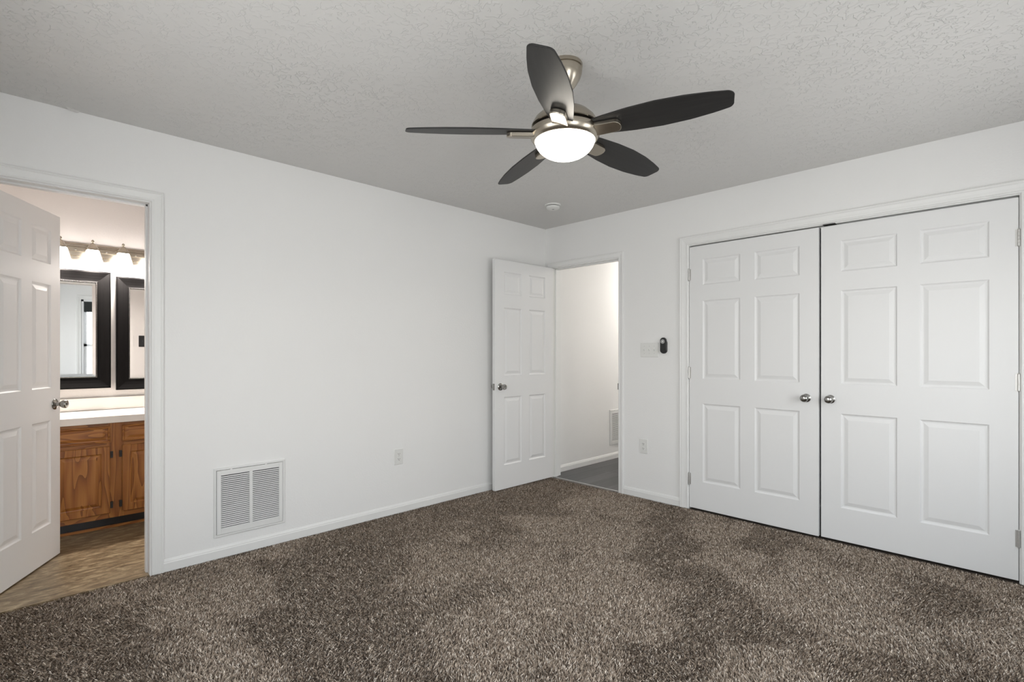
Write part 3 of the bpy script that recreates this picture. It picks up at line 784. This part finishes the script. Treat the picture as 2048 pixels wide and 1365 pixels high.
LY = [-3.895, -3.715, -3.534, -3.354, -3.173, -2.993, -2.813]
lb = empty('vanity_light', (BX, -3.354, 1.966), PI / 2, label='brushed nickel bar light with a row of lit glass shades above the mirrors', cat='wall light')
hw = .66
bm = bmesh.new(); pr = [(0, -.062), (.010, -.062), (.012, -.056), (.012, -.034), (.022, -.030), (.022, -.002), (.030, .004), (.030, .030), (.020, .036), (.020, .052), (.012, .056), (.010, .064), (0, .064)]
a = [bm.verts.new((-hw, -v, z)) for v, z in pr]; b = [bm.verts.new((hw, -v, z)) for v, z in pr]
for k in range(len(pr) - 1): bm.faces.new((a[k], a[k + 1], b[k + 1], b[k]))
bm.faces.new(a); bm.faces.new(b[::-1])
obj('light_bar', bm, M['nickel'], lb)
first = None
for y in LY:
    x = y + 3.354
    arm = obj('lamp_arm', tube([(0, -.02, -.012), (0, -.06, -.022), (0, -.095, -.005), (0, -.11, .03)], .007), M['nickel'], lb, smooth=True, loc=(x, 0, 0))
    obj('fitter', lathe([(.037, .004), (.039, .012), (.037, .020), (.030, .026), (.024, .038), (.015, .052), (.008, .058), (.005, .062), (.009, .068), (.009, .077), (.004, .083), (0, .083)], 28, org=(0, -.11, 0)), M['nickel'], arm, smooth=True)
    bm = bmesh.new(); rg = []
    for s_, z_ in ((.031, .010), (.038, .002), (.047, -.030), (.057, -.070), (.070, -.112), (.067, -.112), (.054, -.070), (.044, -.030)):
        rr = []
        for k in range(32):
            t = 2 * PI * k / 32; c, s2 = math.cos(t), math.sin(t)
            q = (abs(c) ** 4 + abs(s2) ** 4) ** -.25; q = 1 + (q - 1) * .45
            rr.append(bm.verts.new((s_ * q * c, -.11 + s_ * q * s2, z_)))
        rg.append(rr)
    for p, q in zip(rg, rg[1:]):
        for k in range(32): bm.faces.new((p[k], p[(k + 1) % 32], q[(k + 1) % 32], q[k]))
    bm.faces.new(rg[0])
    obj('glass_shade', bm, M['shade'], arm, smooth=True)
    ld = bpy.data.lights.new('vanity_bulb', 'AREA'); ld.shape = 'DISK'; ld.size = .09; ld.energy = 5.0; ld.color = (1.0, .93, .86)
    lo = bpy.data.objects.new('vanity_bulb', ld); lo.location = (BX + .11, y, 1.966 - .105); COL.objects.link(lo)
for x in (-.36 + .095, -.18 + .09, .09, .27, .45):
    obj('mounting_screw', lathe([(0, 0), (.006, 0), (.005, .003), (0, .004)], 14, 'y', org=(x, -.030, .012)), M['chrome'], lb)

# hallway ceiling lamp that lights the corridor
hl = empty('hallway_ceiling_light', (.66, 2.0, H), label='round flush ceiling lamp lighting the hallway, out of sight beyond the doorway', cat='ceiling light')
obj('lamp_base', lathe([(0, 0), (.15, 0), (.155, -.02), (.14, -.025), (0, -.025)], 32), M['nickel'], hl, smooth=True)
M['hall_lamp'] = simple('lit_hall_glass', (.9, .9, .88), .4, emit=(1.0, .955, .90), est=95.0)
obj('glass_dome', lathe([(.138, -.025), (.13, -.05), (.10, -.078), (.05, -.095), (0, -.10)], 32), M['hall_lamp'], hl, smooth=True)

# lifted seam tape and hairline nicks where the ceiling meets the left wall
bm = bmesh.new(); L0, L1 = [], []
for k in range(13):
    t = k / 12; y = -3.603 + .06 * t; d = .012 * math.sin(PI * t) * (1 + .25 * math.sin(9 * t))
    L0.append((.040 - .028 * t, y, H - .0005)); L1.append((.036 - .028 * t - .010 * math.sin(PI * t), y, H - .001 - d))
a = [bm.verts.new(p) for p in L0]; b = [bm.verts.new(p) for p in L1]; c = [bm.verts.new((x - .004, y, z + .0012)) for x, y, z in L1]
for k in range(12): bm.faces.new((a[k], a[k + 1], b[k + 1], b[k])); bm.faces.new((b[k], b[k + 1], c[k + 1], c[k])); bm.faces.new((c[k], c[k + 1], a[k + 1], a[k]))
struct('trim_ceiling_tape', bm, M['ceiling'])

# ------------------------------------------------------------------ carpet pile: real twisted tufts
rng = np.random.default_rng(7)
def vnoise(x, y, s, seed):
    g = np.random.default_rng(seed).random((96, 96)); X = x * s + 11.3; Y = y * s + 47.7
    i = np.floor(X).astype(int); j = np.floor(Y).astype(int); fx = X - i; fy = Y - j
    fx = fx * fx * (3 - 2 * fx); fy = fy * fy * (3 - 2 * fy); i %= 95; j %= 95
    return (g[i, j] * (1 - fx) + g[i + 1, j] * fx) * (1 - fy) + (g[i, j + 1] * (1 - fx) + g[i + 1, j + 1] * fx) * fy
SP = .0052
xs = np.arange(0.004, RX - .002, SP); ys = np.arange(RY + .002, -.003, SP)
gx, gy = np.meshgrid(xs, ys); gx = gx.ravel(); gy = gy.ravel()
n = gx.size
gx = np.clip(gx + rng.normal(0, .0018, n), .003, RX - .003); gy = np.clip(gy + rng.normal(0, .0018, n), RY + .003, -.003)
keep = (gx + 0 < 3.9) & ~((gx > 3.6) & (gy < -3.7))
gx, gy = gx[keep], gy[keep]; n = gx.size
# the pile lies in overlapping vacuum sweeps that fan out from the two doorways
def sweep(px_, py_, k, seed):
    th = np.arctan2(gy - py_, gx - px_)
    return np.tanh(.8 * np.sin(th * k + 5.0 * vnoise(gx, gy, 1.3, seed)) + 1.8 * (vnoise(gx, gy, 3.3, seed + 1) - .5) + 1.4 * (vnoise(gx, gy, 7.5, seed + 2) - .5)), th
s1, t1 = sweep(.95, .55, 13, 1); s2, t2 = sweep(4.6, -4.9, 15, 4)
wmix = np.clip((vnoise(gx, gy, .8, 9) - .5) * 4 + .5 + (gy + 2.2) * .3, 0, 1)
ss = s1 * wmix + s2 * (1 - wmix); th = np.where(wmix > .5, t1, t2 + PI)
vx = np.cos(th) * ss + .35 * (vnoise(gx, gy, 3.5, 12) - .5) * 2; vy = np.sin(th) * ss + .35 * (vnoise(gx, gy, 3.5, 13) - .5) * 2
lean = np.arctan2(vy, vx) + rng.normal(0, 1.1, n)
amt = .002 + .0045 * np.clip(np.hypot(vx, vy), 0, 1) + rng.random(n) * .004
hgt = .0115 + rng.normal(0, .0014, n)
lx = np.cos(lean) * amt; ly = np.sin(lean) * amt
wa = rng.random(n) * PI; wd = .0019 + rng.random(n) * .0007
wx = np.cos(wa) * wd; wy = np.sin(wa) * wd
tw = wa + rng.normal(0, .9, n); tx = np.cos(tw) * wd * .9; ty = np.sin(tw) * wd * .9
z0 = np.full(n, -.012)
V = np.empty((n, 5, 3), np.float32)
V[:, 0] = np.stack([gx - wx, gy - wy, z0], 1); V[:, 1] = np.stack([gx + wx, gy + wy, z0], 1)
mx_, my_ = gx + lx * .45, gy + ly * .45
V[:, 2] = np.stack([mx_ + tx, my_ + ty, z0 + hgt * .62], 1); V[:, 3] = np.stack([mx_ - tx, my_ - ty, z0 + hgt * .62], 1)
V[:, 4] = np.stack([gx + lx * 1.4, gy + ly * 1.4, z0 + hgt], 1)
me = bpy.data.meshes.new('carpet_pile')
me.vertices.add(n * 5); me.vertices.foreach_set('co', V.ravel())
base = (np.arange(n) * 5)[:, None]
loops = np.concatenate([base + np.array([0, 1, 2, 3]), base + np.array([3, 2, 4])], 1).astype(np.int32).ravel()
me.loops.add(n * 7); me.loops.foreach_set('vertex_index', loops)
me.polygons.add(n * 2)
st = np.empty((n, 2), np.int32); st[:, 0] = np.arange(n) * 7; st[:, 1] = st[:, 0] + 4
me.polygons.foreach_set('loop_start', st.ravel())
me.update(calc_edges=True)
pal = np.array([(.42, .345, .275), (.30, .236, .182), (.66, .58, .50), (.105, .076, .056), (.245, .190, .148)])
pk = rng.choice(5, n, p=[.28, .26, .14, .16, .16])
colr = pal[pk] * 1.1 * (1 + rng.normal(0, .16, n))[:, None]
ca = me.color_attributes.new('yarn', 'FLOAT_COLOR', 'POINT')
cc = np.ones((n, 5, 4), np.float32); cc[:, :, :3] = colr[:, None, :]
ca.data.foreach_set('color', cc.ravel())
link('carpet_pile', me, M['yarn'], None, kind='stuff', label='brown and taupe flecked frieze carpet covering the bedroom floor', cat='carpet')
